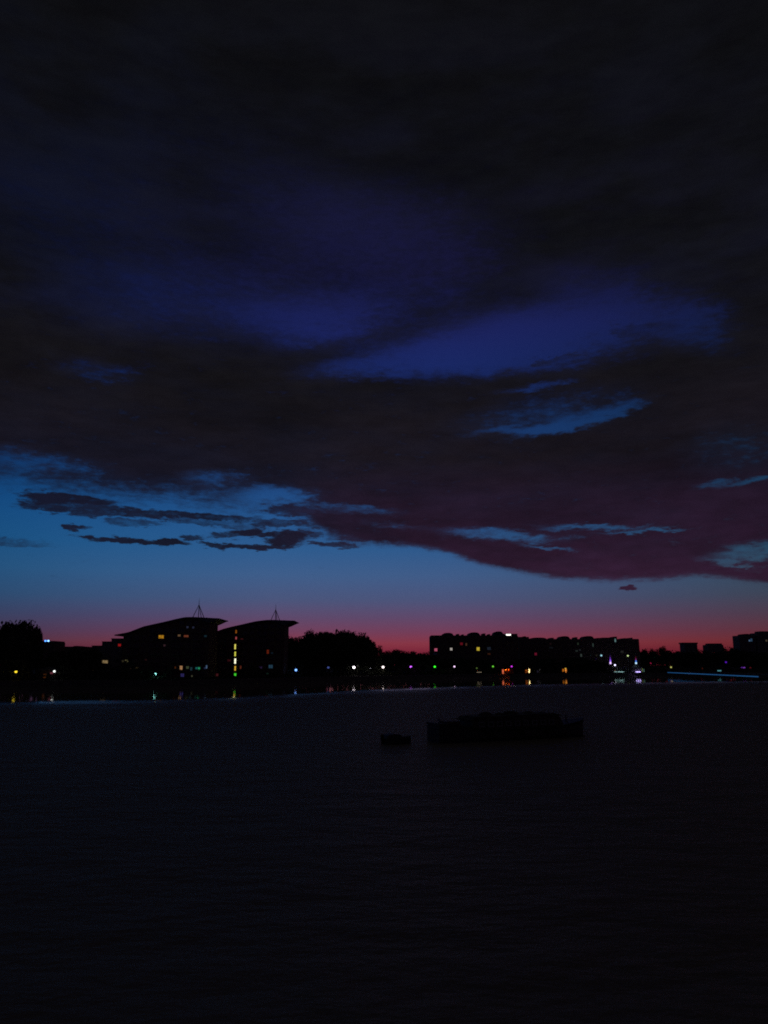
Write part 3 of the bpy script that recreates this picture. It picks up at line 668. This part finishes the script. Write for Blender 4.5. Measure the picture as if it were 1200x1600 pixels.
kiosk(882, 585, 5.6, 1, 'small hut with three amber openings in a triangle', [(.9, 1.6, 1.3, 2.4, (255, 150, 60), .75), (-1.1, 1.8, 1.2, 2.4, (230, 130, 30), .5), (.7, 3.35, 1.1, .8, (255, 200, 70), .8)])
kiosk(841, 575, 5, 1, 'dim grey hut right of the brilliant doorway', [(1.2, 1.6, .5, 2.6, (190, 190, 190), .18), (-.6, 1.3, 1.2, 1.6, (140, 130, 170), .07)])
kiosk(76, 308, 6, 1, 'small dark hut with a faint amber arch under left white lamp', [(-1.2, 1.5, 1.2, 1.6, (200, 110, 30), .06), (1.4, 2.6, 1.0, .6, (220, 120, 140), .2)])
# parked boat lights under the block: low white bench light
c = P(747, 1049.5, 520)
root = thing('bench_light', 'low pale strip light on a wall beside the bank path', 'strip light', (c.x, 520, LAND))
part('wall', MB().box((0, .4, .55), (5, .4, 1.1)), ['concrete'], root); part('tube', MB().box((.6, .1, 1.2), (3.4, .14, .16)), [glow((210, 190, 160), .8)], root)

# ------------------------------------------------------------------ lit pavilions and pylons
def pylon(px, y_top, y_bot, Y, cols, label):
    c = P(px, y_bot, Y); zt = P(px, y_top, Y).z-LAND; zb = c.z-LAND
    root = thing('uplit_pylon', label, 'pylon', (c.x, Y, LAND), 'pair of lit pylons')
    part('post', MB().lathe([(.5, 0), (.45, 1), (.3, 1.2), (.28, zb-.02)], 10), ['steel'], root)
    n = len(cols)
    for i, (rgb, s) in enumerate(cols):  # segments glow less with height, standing in for uplight from the foot
        z0, z1 = zb+(zt-zb)*i/n, zb+(zt-zb)*(i+1)/n; r0, r1 = .75-.6*i/n, .75-.6*(i+1)/n
        part('uplight_glow', MB().lathe([(r0, z0+.02), (r1, z1-.05)], 10), [glow(rgb, s)], root)
    part('finial', MB().tube([(0, 0, zt-.05), (0, 0, zt+1.6)], [.1, .03]), ['steel'], root)
pylon(954, 1020, 1037.5, 602, [((225, 190, 255), 1.5), ((150, 90, 250), 1.1), ((130, 60, 220), .5), ((90, 40, 150), .2), ((70, 30, 110), .08)], 'left lit pylon, violet fading upward')
pylon(994, 1023, 1037.5, 602, [((190, 230, 255), 1.3), ((60, 130, 240), .9), ((190, 70, 170), .35), ((170, 40, 70), .15), ((90, 30, 60), .06)], 'right lit pylon, blue at the foot turning red')
def pavilion():
    Y = 606; x0, x1 = P(957, 1040, Y).x, P(982, 1040, Y).x; cx = (x0+x1)/2; w = x1-x0
    root = thing('glass_pavilion', 'low flat glass pavilion with a white light strip along its foot', 'pavilion', (cx, Y, LAND))
    part('roof', MB().box((0, 3, 4.4), (w+.6, 7, .3)), ['concrete'], root)
    part('floor', MB().box((0, 3, .1), (w, 6.4, .2)), ['concrete'], root); part('wall', MB().box((0, 6, 2.2), (w-.2, .3, 4.0)), ['pale_render'], root)
    for i in range(8): link('column', CM, root, (-w/2+.2+i*(w-.4)/7, -.1, 0))
    for i in range(7): link('pane', MB().box((0, 0, 0), ((w-.4)/7-.26, .05, 3.9)).mesh('pane', ['glass_dark']) if i == 0 else bpy.data.meshes['pane'], root, (-w/2+.2+(i+.5)*(w-.4)/7, 2.6, 2.25))
    part('light_strip', MB().box((-1.2, -.45, .75), (7.4, .2, .4)), [glow((170, 220, 220), 1.0)], root)
    part('warm_panel', MB().box((-w/2+1.6, -.35, 2.2), (.35, .1, 2.2)), [glow((200, 150, 100), .3)], root)
    Y = 602; cx = P(994, 1040, Y).x
    root = thing('garden_house', 'domed glasshouse with bright white lights at its foot, below right pylon', 'glasshouse', (cx, Y, LAND))
    r_ = 4.4
    part('drum', MB().lathe([(r_, 0), (r_, .6), (r_-.1, .65)], 20), ['concrete'], root)
    for i in range(20):
        a = 2*math.pi*i/20; ca, sa = math.cos(a), math.sin(a)
        part('rib', MB().tube([(r_*ca*.98, r_*sa*.98, .6), (r_*ca*.98, r_*sa*.98, 2.8), (r_*ca*.8, r_*sa*.8, 4.2), (r_*ca*.4, r_*sa*.4, 5.1), (0, 0, 5.4)], .07, 4), ['white_paint'], root)
    part('dome', MB().lathe([(r_*.93, .66), (r_*.93, 2.7), (r_*.75, 4.0), (r_*.37, 4.9), (.1, 5.2)], 20), ['pale_render'], root)
    for x, s in ((-1.9, 2.4), (-.8, 3), (.6, 3)):
        part('floodlight', MB().box((x, -r_-1.2, .8), (.9, .5, .7)), [glow((190, 170, 255), s)], root)
    part('light_bar', MB().box((2.9, -r_-.5, 2.2), (.4, .2, 2.6)), [glow((190, 210, 130), .22)], root); part('light_bar', MB().box((4.2, -r_-.2, 1.9), (.35, .2, 2.2)), [glow((140, 200, 180), .3)], root)
CM = MB().box((0, 0, 2.2), (.25, .25, 4.1)).mesh('column', ['white_paint'])
pavilion()

# ------------------------------------------------------------------ blue-lit jetty on the right
def jetty():
    z = 3.0; drop = CAM_H - z
    def at_z(px, py): d = ray(px, py); s = -drop/d.z; return Vector((0, 0, CAM_H)) + d*s
    a = at_z(1043, 1050.5); b_ = at_z(1185, 1057.0)
    root = thing('jetty', 'long jetty edged with a thin blue light strip on the right', 'jetty', (a.x, a.y, 0))
    d = (b_-a); ln = math.hypot(d.x, d.y); ang = math.atan2(d.y, d.x); root.rotation_euler = (0, 0, ang)
    part('deck', MB().box((ln/2, 2.3, z-.35), (ln, 4.2, .3)), ['timber'], root)
    n = 24
    post = MB().lathe([(.22, -1.5), (.2, z-.5)], 8).mesh('pile', ['timber']); rp = MB().box((0, 0, .55), (.09, .09, 1.1)).mesh('rail_post', ['steel'])
    for i in range(n+1):
        for y in (.5, 4.1): link('pile', post, root, (.3+i*(ln-.6)/n, y, 0))
        link('rail_post', rp, root, (.3+i*(ln-.6)/n, 4.25, z-.2))
    part('handrail', MB().tube([(0, 4.25, z+.95), (ln, 4.25, z+.95)], .06), ['steel'], root)
    sg = 30
    me = MB().box((0, 0, 0), (ln/sg-.25, .16, .5)).mesh('light_strip', ['frame_paint'])
    me.materials.clear(); me.materials.append(glow((40, 105, 170), .45))
    for i in range(sg): link('light_strip', me, root, ((i+.5)*ln/sg, 0, z-.1))
jetty()
c = P(1124, 1048, 645); root = thing('cabin_light', 'pale cyan wide light just above the blue strip', 'bulkhead light', tuple(c))
part('housing', MB().box((0, .3, 0), (3.6, .3, 1.2)), ['steel'], root); part('lens', MB().box((0, .08, 0), (3.2, .14, .9)), [glow((110, 190, 200), .45)], root)
part('post', MB().tube([(0, .5, .2), (0, .5, LAND-c.z)], .12), ['steel'], root)

# ------------------------------------------------------------------ moored boats
def at_w(px, py): d = ray(px, py); s = -CAM_H/d.z; return Vector((0, 0, CAM_H)) + d*s
def barge():
    a = at_w(677, 1160); b_ = at_w(911, 1149); d = b_-a; ln = math.hypot(d.x, d.y)
    root = thing('barge', 'long dark moored barge with a low cabin, black against the water', 'barge', (a.x, a.y, 0)); root.rotation_euler = (0, 0, math.atan2(d.y, d.x))
    st = 24; V = []; bw = 3.6
    secs = []
    for i in range(st+1):
        u = i/st; x = u*ln
        hw = bw/2*min(1, (1-(max(0, (u-.72)/.28))**2.4)**.5 if u < 1 else 0) if u > .72 else bw/2*(1-.25*max(0, (.08-u)/.08)**2)
        hw = max(.08, hw); sheer = 1.3 + .7*max(0, (u-.6)/.4)**2 + .75*max(0, (.22-u)/.22)**.5
        secs.append([(x, -hw*.75, -.5), (x, -hw, .35), (x, -hw*1.02, sheer), (x, hw*1.02, sheer), (x, hw, .35), (x, hw*.75, -.5)])
    V = [q for s_ in secs for q in s_]
    f = [(i*6+j, (i+1)*6+j, (i+1)*6+(j+1) % 6, i*6+(j+1) % 6) for i in range(st) for j in range(6)] + [tuple(range(6)), tuple(st*6+5-j for j in range(6))]
    part('hull', MB().add(V, f), ['hull_paint'], root)
    rb = MB()
    for s_ in (-1, 1): rb.tube([(q[2][0], s_*(abs(q[2][1])+.04), q[2][2]-.15) for q in secs], .09, 5)
    part('rubbing_strake', rb, ['rubber'], root)
    c0, c1 = ln*.2, ln*.83
    cab = MB(); cab.extrude([(c0, 1.2), (c1-.2, 1.2), (c1-.9, 2.35), (c1-1.9, 2.62), (c0+.6, 2.45), (c0+.1, 2.2)], -1.35, 1.35)
    cb = part('cabin', cab, ['cabin_paint'], root)
    part('roof', MB().extrude([(c0-.2, 2.18), (c0+.5, 2.47), (c1-1.9, 2.64), (c1-.7, 2.38), (c1-.65, 2.47), (c1-1.9, 2.76), (c0+.5, 2.58), (c0-.2, 2.28)], -1.55, 1.55), ['deck'], root)
    for i in range(9):
        w_ = window(root, c0+1.2+i*1.15, -1.39, 1.5, .7, .55, name='window')
    part('wheelhouse', MB().box((ln*.1, 0, 1.75), (1.8, 2.0, .8), taper=.92), ['cabin_paint'], root)
    for x in (ln*.05, ln*.9): part('bollard', MB().lathe([(.1, 1.5), (.1, 2.35), (.14, 2.4)], 8, (x, .5, 0)), ['steel'], root)
    rnd = random.Random(9)
    for x, w_, h_ in ((.33, 1.6, .35), (.42, .8, .25), (.5, 2.2, .4), (.62, 1.2, .3), (.71, .9, .22)):      # covered goods on the cabin roof
        v = []; n = 12
        for j, (rr, zz) in enumerate(((1, 0), (.96, .45), (.7, .85), (.2, 1))):
            for k_ in range(n):
                a_ = 2*math.pi*k_/n; q = rnd.uniform(.85, 1.1); v.append((ln*x+w_/2*rr*q*math.cos(a_), .7*rr*q*math.sin(a_), 2.6+h_*zz*rnd.uniform(.85, 1.1)))
        f = [(i*n+k_, i*n+(k_+1) % n, (i+1)*n+(k_+1) % n, (i+1)*n+k_) for i in range(3) for k_ in range(n)] + [tuple(3*n+k_ for k_ in range(n)), tuple(range(n))[::-1]]
        part('tarpaulin', MB().add(v, f), ['deck'], root)
    rl = MB(); pts_ = [(ln*u, -1.45+.5*max(0, u-.8)*4, 1.35+.6*max(0, u-.6)) for u in (.84, .88, .92, .96)]
    for p_ in pts_: rl.tube([p_, (p_[0], p_[1], p_[2]+.75)], .03, 5)
    rl.tube([(p_[0], p_[1], p_[2]+.75) for p_ in pts_], .025, 5); part('railing', rl, ['steel'], root)
    part('mooring_rope', MB().tube([(ln*.95, 0, 1.9), (ln*1.02, .3, .9), (ln*1.06, .6, -.1)], .03, 5), ['deck'], root)
    for x in (ln*.3, ln*.5, ln*.68):
        pts = [(x+.32*math.cos(k_/10*2*math.pi), -bw/2-.14, .95+.32*math.sin(k_/10*2*math.pi)) for k_ in range(11)]
        part('tyre_fender', MB().tube(pts, .1, 6), ['rubber'], root)
barge()
def dinghy():
    a = at_w(599, 1163); b_ = at_w(642, 1161); d = b_-a; ln = math.hypot(d.x, d.y)
    root = thing('dinghy', 'small dark rounded boat floating left of the long barge', 'dinghy', (a.x, a.y, 0)); root.rotation_euler = (0, 0, math.atan2(d.y, d.x))
    st = 12; secs = []
    for i in range(st+1):
        u = i/st; x = u*ln; hw = .75*(1-max(0, (u-.35)/.65)**2.2)**.6 if u < 1 else .04; hw = max(.04, hw)*(.85 if i == 0 else 1)
        sh_ = .55+.18*u*u; secs.append([(x, -hw*.5, -.18), (x, -hw*.9, .1), (x, -hw, sh_), (x, -hw*.88, sh_), (x, -hw*.75, .12), (x, hw*.75, .12), (x, hw*.88, sh_), (x, hw, sh_), (x, hw*.9, .1), (x, hw*.5, -.18)])
    n = 10; V = [q for s_ in secs for q in s_]
    part('hull', MB().add(V, [(i*n+j, (i+1)*n+j, (i+1)*n+(j+1) % n, i*n+(j+1) % n) for i in range(st) for j in range(n)] + [tuple(range(n)), tuple(st*n+n-1-j for j in range(n))]), ['hull_paint'], root)
    for u in (.3, .62): part('thwart', MB().box((u*ln, 0, .42), (.26, 1.15, .05)), ['deck'], root)
    part('outboard_motor', MB().box((-.12, 0, .75), (.3, .3, .45), taper=.8).box((-.14, 0, .15), (.12, .14, .9)), ['rubber'], root)
    cv_ = MB(); cv_.extrude([(.15, .55), (ln*.62, .6), (ln*.52, .98), (ln*.3, 1.05), (.25, .92)], -.62, .62)
    part('cover', cv_, ['hull_paint'], root)
dinghy()
